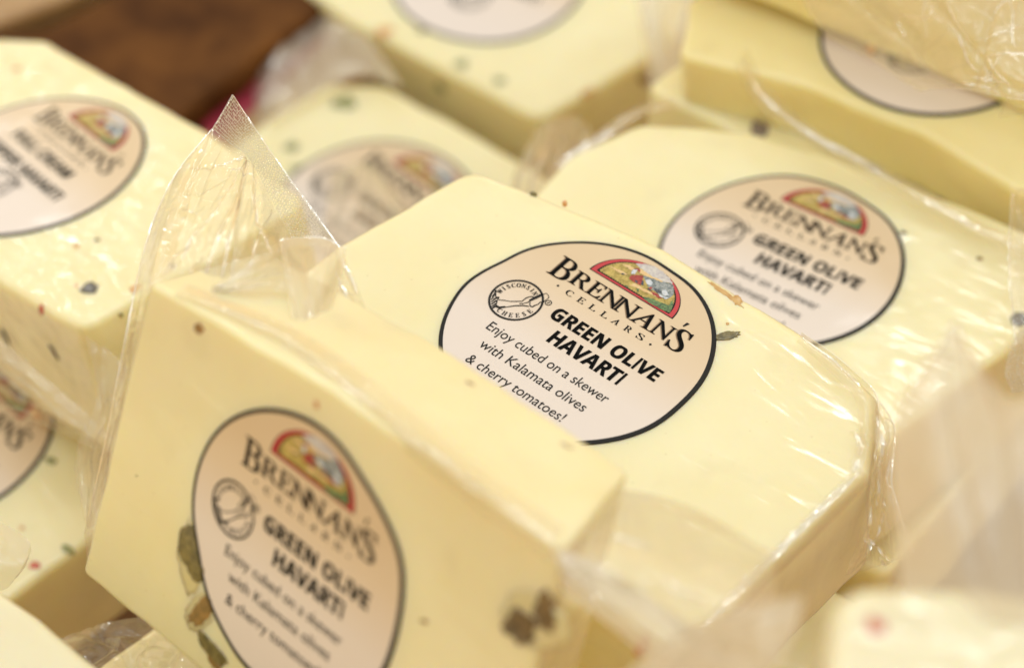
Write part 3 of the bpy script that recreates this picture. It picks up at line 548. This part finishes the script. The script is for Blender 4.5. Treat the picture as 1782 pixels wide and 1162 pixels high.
# ------------------------------------------------------------------ loose shrink film
def cr(p, t):
    n = len(p)-1; f = min(max(t, 0), 1)*n; i = min(int(f), n-1); u = f-i
    a, b, c, d = p[max(i-1, 0)], p[i], p[i+1], p[min(i+2, n)]
    if i == 0: a = b*2-c
    if i+2 > n: d = c*2-b
    return 0.5*((2*b)+(c-a)*u+(2*a-5*b+4*c-d)*u*u+(3*b-a-3*c+d)*u**3)
def film(k, name, rows, mat, nu=70, nv=60, amp=0.12, fu=7, fv=1.2, seed=0, creases=(), fine=0.03, label=None, lines=(), edges=''):
    rows = [[Vector(p) for p in r] for r in rows]; W_ = ROOT[k].matrix_world; inv = W_.inverted()
    vs, uv, fs = [], [], []; grid = []
    for j in range(nv+1):
        v = j/nv; line = []
        cols = None
        for i in range(nu+1):
            u = i/nu; pts = [cr(r, u) for r in rows]; line.append(cr(pts, v))
        grid.append(line)
    for j in range(nv+1):
        for i in range(nu+1):
            p = grid[j][i]; du = grid[j][min(i+1, nu)]-grid[j][max(i-1, 0)]; dv = grid[min(j+1, nv)][i]-grid[max(j-1, 0)][i]
            n_ = du.cross(dv); n_ = n_.normalized() if n_.length > 1e-9 else Vector((0, 0, 1))
            u, v = i/nu, j/nv
            q = Vector((u*fu+seed*7.3+0.5*noise.noise(Vector((v*2, seed, u*2))), v*fv, seed))
            r = 1-2*abs(noise.noise(q)); d = amp*(r*r-0.5)+fine*(1-2*abs(noise.noise(q*3.1+Vector((4, 2, 1)))))
            for cu0, cu1, h, wd in creases:
                x = (u-(cu0+(cu1-cu0)*v))/wd; d += h*math.exp(-abs(x)*1.6)
            e = min(1, 5*min(u, 1-u, v, 1-v)+0.25); vs.append(p+n_*d*e); uv.append((u, v))
    for j in range(nv):
        for i in range(nu): a = j*(nu+1)+i; fs.append((a, a+1, a+nu+2, a+nu+1))
    nf = len(fs)
    def at(u, v):
        u, v = min(max(u, 0), 1)*nu, min(max(v, 0), 1)*nv; i, j = min(int(u), nu-1), min(int(v), nv-1); a, b = u-i, v-j; g = lambda x, y: vs[y*(nu+1)+x]
        return (g(i, j)*(1-a)+g(i+1, j)*a)*(1-b)+(g(i, j+1)*(1-a)+g(i+1, j+1)*a)*b
    L = [(u0, v0, u1, v1, wd) for u0, v0, u1, v1, wd in lines]
    for e in edges: L.append({'t': (0, 0, 1, 0, .035), 'b': (0, 1, 1, 1, .035), 'l': (0, 0, 0, 1, .035), 'r': (1, 0, 1, 1, .035)}[e])
    for li, (u0, v0, u1, v1, wd) in enumerate(L):
        n_ = 40; pl = []
        for q in range(n_+1):
            t = q/n_; bend = 0.02*math.sin(t*5+li) if 0 < u0 < 1 else 0
            pl.append(at(u0+(u1-u0)*t+bend*t*(1-t)*4, v0+(v1-v0)*t))
        st0 = len(vs)
        for q, p in enumerate(pl):
            t = (pl[min(q+1, n_)]-pl[max(q-1, 0)]); t = t.normalized() if t.length else Vector((0, 0, 1))
            s1 = t.cross(Vector((0, 0, 1))); s1 = s1.normalized() if s1.length > 1e-6 else Vector((1, 0, 0))
            tw = 0.9*noise.noise(p*0.55+Vector((li*3.1, seed, 0)))            # the added ribbon twists, so its glints break up along the fold
            s1 = Matrix.Rotation(tw, 3, t) @ s1; up = t.cross(s1)
            ww = wd*(0.4+0.6*math.sin(math.pi*q/n_))*(0.75+0.5*noise.noise(p*1.5)) if wd != .035 else wd*0.8
            for a, h in ((-1, 0), (-0.35, 0.12), (0.35, 0.12), (1, 0)):
                vs.append(p+s1*ww*a+up*ww*h); uv.append((0.5, 0.5))
        for q in range(n_):
            for a in range(3): fs.append((st0+4*q+a, st0+4*q+a+1, st0+4*q+5+a, st0+4*q+4+a))
    me = bpy.data.meshes.new(name); me.from_pydata([inv @ (p*CM) for p in vs], [], fs); me.update()
    me.polygons.foreach_set('use_smooth', [True]*len(me.polygons))
    me.materials.append(M[mat]); me.materials.append(M['film_crease_glint'])
    me.polygons.foreach_set('material_index', [0]*nf+[1]*(len(fs)-nf))
    l = me.uv_layers.new(name='UVMap')
    for lp in me.loops: l.data[lp.index].uv = uv[lp.vertex_index]
    o = link(name, me, M[mat], ROOT[k])
    if label: o['label'] = label
    return o
bpy.context.view_layer.update()
def crinkle(seed, n, wd=0.06, along=0.6):
    rs = random.Random(seed); out = []
    for _ in range(n):
        u, v = rs.random(), rs.random(); a = rs.gauss(0, along); l = rs.uniform(0.15, 0.5)
        out.append((u, v, u+l*math.cos(a), v+l*math.sin(a), wd*rs.uniform(0.4, 1.3)))
    return tuple(out)
# bag end of the tilted block, standing up at its upper left corner
film('B', 'film_wrap', [[(-10.54, 4.01, 18.65), (-9.99, 3.34, 18.7), (-9.42, 2.67, 18.75), (-8.78, 1.54, 18.36), (-7.99, -0.17, 18.1)],
              [(-11.4, 0.7, 18.93), (-10.51, -0.85, 19.53), (-9.6, -1.26, 19.82), (-8.81, -1.1, 19.56), (-8.07, -1.33, 19.07)],
              [(-11.6, -3.95, 20.02), (-10.79, -3.86, 19.97), (-9.92, -3.67, 19.87), (-9.02, -3.07, 19.75), (-8.05, -2.27, 19.83)]],
     'film', 110, 80, 0.10, 9, 1.0, 1, ((0.5, 0.30, 0.10, 0.02), (0.5, 0.62, 0.22, 0.03), (0.56, 0.72, -0.15, 0.03), (0.62, 0.9, 0.14, 0.02), (0.4, 0.1, 0.06, 0.02)), 0.03, 'clear creased bag end fanning out from the seal',
     ((.5, 0, .06, 1, .05), (.5, 0, .42, 1, .09), (.52, 0, .55, 1, .07), (.5, 0, .62, .9, .05), (.56, 0, .95, .9, .05), (0, .28, .5, .0, .10), (.02, .45, .4, .16, .05), (.3, .5, .12, .98, .03), (.8, .1, .75, 1, .04), (.35, .7, .3, 1, .07))+crinkle(7, 5, .06, 1.4))
film('B', 'film_seal', [[(-9.96, 4.73, 19.33), (-9.34, 3.8, 18.99), (-8.6, 2.62, 18.69), (-7.59, 1.09, 18.34), (-6.7, -0.33, 18.09)],
              [(-10.24, 4.37, 18.99), (-9.67, 3.63, 18.83), (-8.99, 2.62, 18.69), (-8.25, 1.35, 18.31), (-7.42, -0.14, 17.99)],
              [(-10.54, 4.01, 18.65), (-9.99, 3.34, 18.7), (-9.42, 2.67, 18.75), (-8.78, 1.54, 18.36), (-7.99, -0.17, 18.1)]],
     'film_seal', 120, 30, 0.05, 4, 1.0, 2, (), 0.02, 'embossed heat seal strip at the tip of the bag', edges='tl')
film('B', 'film_wrap', [[(-10.54, 4.01, 18.65), (-11.6, 2.38, 18.19), (-12.24, 0.13, 17.69), (-12.7, -2.55, 16.51), (-13.18, -4.4, 14.74), (-13.94, -5.72, 12.09)],
              [(-10.92, 0.7, 18.93), (-11.52, -0.6, 19.07), (-11.85, -2.48, 18.93), (-12.28, -3.88, 17.45), (-12.94, -4.91, 15.08), (-13.86, -6.2, 11.9)],
              [(-11.11, -2.47, 19.36), (-11.48, -3.45, 19.8), (-11.63, -4.08, 19.89), (-11.97, -4.7, 18.32), (-12.73, -5.25, 15.45), (-13.82, -6.61, 11.65)]],
     'film', 90, 40, 0.04, 3, 3.0, 3, (), 0.01, edges='t')
film('B', 'film_wrap', [[(-9.92, -3.86, 20.1), (-9.41, -3.55, 20.27), (-8.68, -2.84, 20.39), (-8.11, -1.86, 19.95)],
              [(-9.88, -4.04, 20.2), (-9.23, -3.93, 20.31), (-8.49, -3.51, 20.3), (-7.83, -3.12, 20.12)],
              [(-9.85, -4.23, 20.3), (-9.05, -4.3, 20.38), (-8.3, -4.13, 20.26), (-7.56, -3.99, 20.12)]],
     'film_soft', 70, 50, 0.12, 2, 7, 4, (), 0.05, None, ((0, .2, .95, .1, .05), (0, .5, .9, .55, .04), (.1, .7, .95, .85, .04)))
film('B', 'film_flap', [[(-8.29, -1.17, 19.22), (-7.76, -0.97, 19.14), (-7.13, -0.98, 19.13), (-6.45, -1.33, 19.07)],
              [(-8.0, -3.17, 20.07), (-7.51, -3.43, 20.1), (-6.99, -3.29, 19.96), (-6.5, -2.32, 19.22)],
              [(-7.69, -5.12, 20.42), (-7.32, -5.3, 20.38), (-6.97, -4.9, 20.08), (-6.68, -4.19, 19.79)],
              [(-7.41, -6.3, 20.12), (-7.21, -6.33, 20.09), (-6.97, -6.11, 20.03), (-6.8, -5.48, 19.8)]],
     'film_milky', 60, 60, 0.06, 3, 1.5, 5, (), 0.02, 'milky folded flap of bag film', ((.35, .1, .5, .9, .07),), 't')
film('B', 'film_wrap', [[(-6.55, -1.06, 18.63), (-5.85, -2.56, 17.89), (-5.05, -3.52, 17.52), (-3.94, -4.22, 17.13)],
              [(-6.99, -3.51, 19.75), (-6.2, -4.42, 19.15), (-5.12, -5.34, 18.55), (-4.05, -5.89, 18.02)],
              [(-7.3, -5.89, 20.24), (-6.27, -6.12, 19.6), (-5.23, -6.53, 18.93), (-4.18, -6.76, 18.29)]],
     'film', 90, 70, 0.16, 4, 5, 6, (), 0.06, 'shiny puckered film between two blocks', ((0, .7, 1, .35, .10), (.1, .3, .9, .1, .05), (.2, .9, .9, .8, .05))+crinkle(5, 14, .08, .5))
# shrunk seam along the right end of the sharp block
film('A', 'film_wrap', [[(6.47, -0.29, 14.66), (7.25, -0.97, 14.56), (7.94, -1.76, 14.49), (8.45, -2.64, 14.48), (8.39, -4.38, 14.48)],
              [(6.36, -0.8, 15.0), (7.07, -1.48, 14.91), (7.7, -2.24, 14.86), (8.09, -3.01, 14.83), (8.01, -4.66, 14.91)],
              [(6.26, -0.89, 14.91), (6.91, -1.62, 14.77), (7.47, -2.39, 14.73), (7.82, -3.03, 14.66), (7.78, -4.52, 14.76)]],
     'film_soft', 90, 24, 0.02, 3, 1, 7, (), 0.005, None, ((0, .45, .62, .5, .08),), 't')
film('A', 'film_wrap', [[(8.46, -2.64, 14.35), (8.97, -3.29, 13.86), (8.79, -4.68, 13.36), (9.03, -5.63, 12.73), (9.41, -6.2, 11.9)],
              [(8.34, -3.4, 14.59), (8.55, -4.25, 14.33), (8.36, -5.31, 13.59), (8.4, -5.93, 12.58), (8.46, -6.36, 11.47)],
              [(8.18, -4.4, 14.74), (8.21, -4.99, 14.45), (8.04, -5.66, 13.26), (7.77, -6.21, 12.17), (7.49, -6.54, 11.3)]],
     'film', 80, 60, 0.22, 3, 4, 8, (), 0.06, 'crumpled loose film at the right end', ((.0, .6, .5, .8, .06), (.6, .2, 1, .9, .06), (.7, .9, 1, .3, .08))+crinkle(8, 9, .06, .9), 't')
# film strips added along the rounded edges to carry pale highlight bands
film('A', 'film_wrap', [[(7.64, -5.42, 14.73), (6.42, -6.76, 14.55), (4.92, -8.39, 14.37), (3.79, -9.78, 14.43), (2.63, -11.15, 14.36)],
              [(7.87, -5.58, 14.58), (6.63, -6.98, 14.48), (5.12, -8.61, 14.3), (3.99, -10.0, 14.36), (2.84, -11.36, 14.29)],
              [(8.04, -5.41, 13.91), (6.82, -6.8, 13.82), (5.33, -8.43, 13.64), (4.16, -9.82, 13.69), (2.99, -11.26, 13.71)]],
     'film_soft', 80, 16, 0.02, 2, 1, 51, (), 0.005, None, ((0.02, .3, .95, .3, .13), (.1, .15, .6, .2, .05)))
film('B', 'film_wrap', [[(-10.84, -4.64, 20.46), (-7.97, -6.79, 20.75), (-5.48, -9.69, 21.31), (-3.15, -12.53, 21.77), (-1.03, -15.01, 22.29)],
              [(-10.66, -4.62, 20.76), (-7.73, -6.72, 21.1), (-5.26, -9.56, 21.7), (-2.9, -12.41, 22.16), (-0.85, -14.79, 22.65)],
              [(-10.42, -4.16, 20.51), (-7.48, -6.11, 20.85), (-4.93, -8.95, 21.46), (-2.6, -11.79, 21.93), (-0.61, -14.09, 22.34)]],
     'film_soft', 100, 16, 0.03, 2, 1, 52, (), 0.01, None, ((.25, .4, .9, .55, .09), (.55, .3, 1, .5, .14), (.05, .5, .3, .6, .05)))
film('A', 'film_wrap', [[(7.55, -4.02, 14.55), (7.7, -4.51, 14.63), (7.54, -5.19, 14.67), (7.42, -5.55, 14.6)],
              [(7.88, -4.09, 14.76), (8.02, -4.65, 14.78), (7.88, -5.26, 14.75), (7.73, -5.69, 14.61)]],
     'film_soft', 40, 20, 0.04, 2, 1, 53, (), 0.01, None, ((.1, .3, .6, .4, .12), (.65, .5, .95, .4, .10)))  # small film patch added for the bright highlight at the corner
# tall hazy film rising in front of the right side
film('F', 'film_wrap', [[(8.0, -12.11, 26.74), (8.29, -11.82, 27.02), (8.66, -12.3, 26.56), (9.58, -13.06, 25.83), (10.51, -12.58, 26.29)],
              [(6.81, -14.02, 26.3), (7.77, -14.08, 26.93), (8.47, -14.69, 27.04), (9.24, -14.69, 27.04), (10.2, -14.41, 27.3)],
              [(6.54, -16.49, 26.0), (7.47, -16.96, 26.94), (8.27, -17.38, 27.23), (9.01, -17.29, 27.32), (9.88, -17.2, 27.4)],
              [(6.59, -19.26, 25.43), (7.45, -19.48, 25.91), (8.23, -19.88, 26.22), (8.96, -19.96, 26.14), (9.81, -19.96, 26.14)]],
     'film_dense', 80, 70, 0.12, 3, 0.8, 9, ((0.2, 0.5, 0.15, 0.06), (0.6, 0.8, 0.15, 0.05)), 0.01, 'tall hazy bag end rising behind the block')
film('G', 'film_seal', [[(14.2, 3.82, 10.84), (13.62, 3.22, 10.96), (13.27, 2.56, 10.88), (13.06, 1.78, 10.69), (13.27, 1.21, 10.42)],
              [(14.83, 4.1, 10.42), (14.11, 3.09, 10.84), (13.86, 2.44, 10.76), (13.76, 1.78, 10.69), (13.84, 1.27, 10.48)],
              [(15.64, 4.39, 10.0), (15.18, 3.65, 9.99), (15.09, 2.93, 9.98), (14.99, 2.33, 10.11), (14.99, 1.95, 9.74)]],
     'film_seal', 50, 40, 0.05, 3, 2, 10, (), 0.02)
# hazy film between the tilted block and the foreground one
film('B', 'film_wrap', [[(-1.02, -14.16, 22.0), (0.26, -14.86, 21.89), (1.93, -16.68, 22.36), (3.35, -18.85, 23.05), (4.27, -20.0, 23.33)],
              [(-0.85, -14.82, 22.06), (0.24, -15.67, 21.94), (1.64, -17.37, 22.39), (2.96, -19.12, 22.78), (3.77, -20.27, 23.07)],
              [(-0.75, -15.14, 21.48), (0.11, -16.06, 21.57), (1.0, -17.25, 21.81), (2.1, -19.01, 22.2), (3.22, -19.96, 21.99)]],
     'film_dense', 80, 40, 0.12, 2, 3, 11, (), 0.03, 'hazy tail of bag film running to the lower right', ((0, .2, 1, .1, .10), (.1, .7, .9, .6, .08)))
film('B', 'film_wrap', [[(-1.04, -10.98, 19.51), (0.58, -10.01, 19.05), (2.56, -10.98, 19.51), (4.31, -13.72, 21.04)],
              [(-0.88, -14.21, 21.95), (0.55, -14.26, 21.91), (2.25, -15.29, 22.31), (4.08, -17.02, 23.42)],
              [(-0.62, -15.29, 21.89), (0.51, -15.87, 21.75), (2.03, -17.28, 22.48), (3.69, -18.97, 23.63)]],
     'film_pane', 70, 50, 0.10, 2, 2, 31, (), 0.02, None, ((.02, .1, .05, .9, .12),)+crinkle(12, 6, .08, .5))
film('F', 'film_wrap', [[(1.93, -16.87, 22.17), (2.87, -17.57, 23.59), (3.69, -18.01, 24.55), (4.47, -18.54, 25.42)],
              [(1.37, -17.56, 22.21), (2.42, -18.6, 23.98), (3.43, -19.39, 25.3), (4.19, -19.66, 25.74)],
              [(0.31, -18.43, 22.07), (1.75, -19.55, 23.77), (3.02, -20.45, 24.97), (3.67, -20.97, 25.86)]],
     'film_dense', 70, 50, 0.2, 3, 4, 12, (), 0.05)
# behind: flaps in the gaps
film('G', 'film_flap', [[(-0.96, 21.16, 3.22), (-0.32, 21.42, 3.47), (0.53, 21.42, 3.47), (1.23, 20.88, 2.96)],
              [(-1.7, 17.91, 4.27), (-0.88, 17.77, 4.82), (0.03, 17.44, 5.2), (0.92, 16.45, 5.63)],
              [(-2.1, 13.47, 6.93), (-1.32, 13.03, 7.21), (-0.45, 13.0, 7.18), (0.35, 13.82, 7.27)]],
     'film_soft', 60, 60, 0.22, 5, 1.2, 13, (), 0.05, 'blurred rounded bag tip in the gap', ((.4, .1, .3, 1, .16), (.55, .2, .6, 1, .12), (.2, .3, .1, 1, .1)))
film('G', 'film_wrap', [[(-0.24, 14.1, 7.54), (1.05, 15.11, 7.81), (2.47, 16.57, 7.82), (3.89, 17.15, 7.7)],
              [(-0.37, 14.8, 7.38), (0.86, 15.72, 7.71), (2.29, 17.15, 7.7), (3.75, 18.27, 7.38)]],
     'film_soft', 60, 20, 0.1, 4, 1.2, 14, (), 0.03, None, ((0, .5, 1, .5, .22),))
film('H', 'film_wrap', [[(2.99, 31.26, 1.82), (3.97, 30.48, 2.46), (4.97, 28.75, 3.58), (5.39, 27.82, 4.07)],
              [(3.24, 27.92, 1.39), (3.86, 27.15, 2.04), (4.63, 25.62, 3.35), (4.89, 25.01, 4.15)],
              [(3.43, 23.73, 1.54), (4.03, 22.99, 2.21), (4.66, 21.49, 3.55), (5.44, 20.9, 4.36)]],
     'film_milky', 60, 60, 0.35, 5, 1.2, 15, (), 0.06, 'blurred streaky film in the gap at the top', ((.15, 0, .35, 1, .2), (.05, 0, .3, .7, .12), (.7, .1, .6, 1, .1)))
film('J', 'film_wrap', [[(6.22, 17.98, 9.74), (6.72, 15.39, 10.3), (8.35, 13.56, 9.93), (10.81, 11.8, 9.63), (13.22, 9.68, 9.67), (14.82, 7.91, 10.05)],
              [(5.97, 17.31, 9.93), (6.47, 14.73, 10.5), (8.16, 12.95, 10.18), (10.54, 11.19, 9.87), (12.96, 9.13, 9.84), (14.75, 7.36, 10.08)],
              [(5.79, 17.25, 9.59), (6.31, 14.82, 10.03), (8.05, 13.04, 9.71), (10.4, 11.27, 9.4), (12.83, 9.24, 9.39), (14.82, 7.44, 9.61)]],
     'film_soft', 100, 20, 0.03, 3, 1, 16, (), 0.01, None, ((0, .5, 1, .5, .14), (.3, .3, 1, .25, .07)))
film('K', 'film_wrap', [[(7.7, 18.77, 12.02), (9.68, 16.57, 14.06), (11.89, 14.22, 15.97), (14.83, 12.66, 17.24)],
              [(8.65, 15.96, 12.1), (10.42, 13.03, 14.82), (12.23, 11.17, 16.5), (14.56, 10.33, 17.09)],
              [(10.06, 13.37, 13.07), (11.2, 11.34, 14.59), (12.61, 9.44, 16.23), (14.37, 8.56, 16.77)],
              [(11.09, 11.21, 13.78), (11.88, 9.79, 15.18), (12.74, 8.64, 15.88), (14.37, 7.92, 16.16)]],
     'film_pane', 110, 80, 0.22, 3, 2, 17, ((0.2, 0.45, 0.25, 0.03), (0.9, 0.5, 0.25, 0.02), (0.55, 0.75, 0.2, 0.02)), 0.03, 'crumpled film hanging over the block',
     ((.1, .2, .6, .3, .05), (.6, .3, .62, .7, .05), (.55, .75, .8, .8, .09), (.72, .55, 1, .5, .06), (.72, .55, .8, .95, .05), (.35, .85, .7, .9, .06))+crinkle(3, 30, .045, 1.2), 'bl')
film('K', 'film_wrap', [[(13.4, 8.8, 15.62), (13.83, 8.64, 15.88), (14.46, 8.55, 16.07)],
              [(13.19, 8.73, 14.86), (13.76, 8.42, 15.25), (14.46, 8.11, 15.65)]], 'film_soft', 40, 20, 0.05, 2, 2, 41, (), 0.02, None, (), 'lb')
film('J', 'film_wrap', [[(14.14, 9.31, 11.26), (14.66, 8.64, 12.01), (15.38, 8.71, 12.07)],
              [(13.68, 6.03, 10.89), (14.47, 6.16, 11.01), (15.19, 6.16, 11.01)],
              [(13.63, 3.31, 10.35), (14.2, 3.44, 10.48), (14.91, 3.44, 10.48)]], 'film_soft', 40, 60, 0.1, 3, 1, 42, (), 0.02, None, crinkle(44, 5, .05, 1.2), 'l')
film('C', 'film_wrap', [[(-18.74, 5.9, 8.69), (-16.95, 4.23, 8.33), (-15.59, 3.04, 8.02), (-14.8, 2.45, 7.73)],
              [(-18.65, 4.51, 8.04), (-16.88, 3.31, 8.0), (-15.53, 2.19, 7.76), (-14.19, 1.47, 7.9)],
              [(-18.74, 4.06, 6.91), (-16.98, 3.12, 6.99), (-15.8, 2.4, 7.12), (-14.53, 1.54, 7.27)]],
     'film_soft', 70, 40, 0.12, 3, 3, 18, (), 0.04)
film('C', 'film_wrap', [[(-15.26, 4.68, 9.31), (-14.58, 4.56, 8.78), (-13.88, 3.82, 8.77)],
              [(-14.9, 3.17, 8.14), (-14.44, 2.84, 8.51), (-13.97, 2.5, 8.88)],
              [(-15.47, 1.54, 7.27), (-14.74, 1.01, 8.15), (-13.76, -0.32, 9.65)],
              [(-14.86, -1.42, 7.2), (-14.5, -2.0, 8.03), (-13.98, -2.54, 9.59)]],
     'film_soft', 50, 70, 0.18, 4, 3, 19, (), 0.06)
film('D', 'film_seal', [[(-17.9, -2.14, 8.59), (-16.97, -2.55, 8.76), (-16.22, -3.25, 8.91), (-16.07, -3.62, 8.83)],
              [(-17.53, -4.16, 9.43), (-16.86, -4.34, 9.25), (-16.22, -4.34, 8.98), (-16.12, -3.87, 8.87)],
              [(-17.62, -4.45, 8.45), (-17.1, -4.7, 8.36), (-16.73, -4.68, 8.37), (-16.49, -4.14, 8.34)]],
     'film_pane', 50, 40, 0.04, 3, 2, 20, (), 0.02, 'rolled embossed film end at the left edge')
film('E', 'film_wrap', [[(-15.56, -4.13, 5.3), (-14.26, -3.78, 5.63), (-13.04, -3.63, 5.78), (-11.65, -3.5, 5.9)],
              [(-14.83, -5.73, 6.53), (-13.64, -5.61, 6.65), (-12.45, -5.48, 6.77), (-11.09, -5.36, 6.89)],
              [(-14.02, -7.67, 7.44), (-13.03, -7.67, 7.44), (-11.7, -7.67, 7.44), (-10.37, -7.67, 7.44)]],
     'film_soft', 60, 50, 0.25, 3, 2, 21, ((0.25, 0.5, 0.3, 0.03),), 0.05)
film('I', 'film_seal', [[(-8.65, 20.7, 1.39), (-7.69, 20.93, 1.62), (-7.15, 20.93, 1.62), (-5.96, 19.64, 1.07), (-4.98, 18.59, 0.76)],
              [(-8.54, 16.87, 3.27), (-7.65, 16.66, 3.76), (-6.8, 16.3, 4.1), (-5.99, 15.85, 3.68), (-5.38, 15.41, 3.26)],
              [(-8.44, 12.83, 4.94), (-7.59, 12.12, 5.64), (-6.81, 12.12, 5.64), (-6.02, 12.12, 5.64), (-5.63, 12.12, 5.64)]],
     'film_soft', 70, 60, 0.3, 4, 2, 22, ((0.1, 0.12, 0.3, 0.04),), 0.05)
film('I', 'film_wrap', [[(-12.26, 29.05, -1.68), (-11.61, 30.43, -1.05), (-10.96, 31.31, -0.9), (-9.17, 32.75, -0.9)],
              [(-11.85, 26.72, -1.14), (-10.76, 27.92, -0.69), (-9.43, 28.95, -0.39), (-7.66, 30.38, -0.41)],
              [(-11.3, 25.5, -0.64), (-9.77, 26.69, -0.2), (-7.99, 27.56, 0.22), (-6.17, 26.78, 0.31)]],
     'film_milky', 60, 50, 0.35, 3, 3, 23, (), 0.06, None, crinkle(9, 14, .2, .9))

# ------------------------------------------------------------------ dark smoked block and its neighbours at the upper left
def prism(name, pts, z, thick, mat, label, cat, group=None, bands=()):
    cx = sum(p[0] for p in pts)/len(pts); cy = sum(p[1] for p in pts)/len(pts)
    k = name+str(len(BLOCKS)); BLOCKS[k] = dict(frame=((cx, cy, z), yaw(0)), outline=[(x-cx, y-cy) for x, y in pts], thick=thick)
    block(k, name, label, cat, mat, group, 0.4, 0.8, 'rind'); return k
SM = 'smoked_cheese_block'
prism(SM, [(-23.21, 31.43), (-21.06, 30.90), (-18.29, 33.24), (-14.16, 37.75), (-7.84, 35.47), (-9.71, 32.33), (-14.83, 25.73), (-17.60, 23.92), (-23.35, 27.25)][::-1], -0.4, 5.4, 'smoked', 'dark brown smoked block behind the cheeses at the upper left', 'smoked cheese')
TP = [(-14.47, 26.39), (-9.00, 33.59), (-6.36, 32.14), (-11.94, 23.91)]
k = prism('tan_cheese_block', TP[::-1], -1.6, 4.2, 'tan', 'tan rind block with a crimson band, wedged beside the dark smoked one', 'cheese')
c = BLOCKS[k]['frame'][0]
bp = [(-14.26, 26.66), (-9.66, 32.65), (-8.94, 32.18), (-13.40, 25.69)]
bv = [(x-c[0], y-c[1], 4.2+0.03) for x, y in bp]
link('crimson_band', mesh('crimson_band', bv+[(x, y, z-0.02) for x, y, z in bv], [(3,2,1,0), (0,1,5,4), (1,2,6,5), (2,3,7,6), (3,0,4,7)]), M['crimson'], ROOT[k])
prism('tan_cheese_block', [(-24.28, 30.60), (-24.44, 35.34), (-18.64, 39.17), (-15.40, 38.00), (-19.31, 33.85), (-22.15, 32.03)][::-1], -0.6, 5.2, 'tan', 'tan rind block far back at the very top left corner', 'cheese')

# ------------------------------------------------------------------ the case floor
fl = mesh('display_shelf', [(-400,-300,-6.05), (400,-300,-6.05), (400,500,-6.05), (-400,500,-6.05)], [(0,1,2,3)])
o = link('display_shelf', fl, plain('shelf_laminate', (0.30,0.17,0.10), 0.5, 0.1, sc=20, col2=(0.38,0.24,0.15))); tag(o, kind='structure')
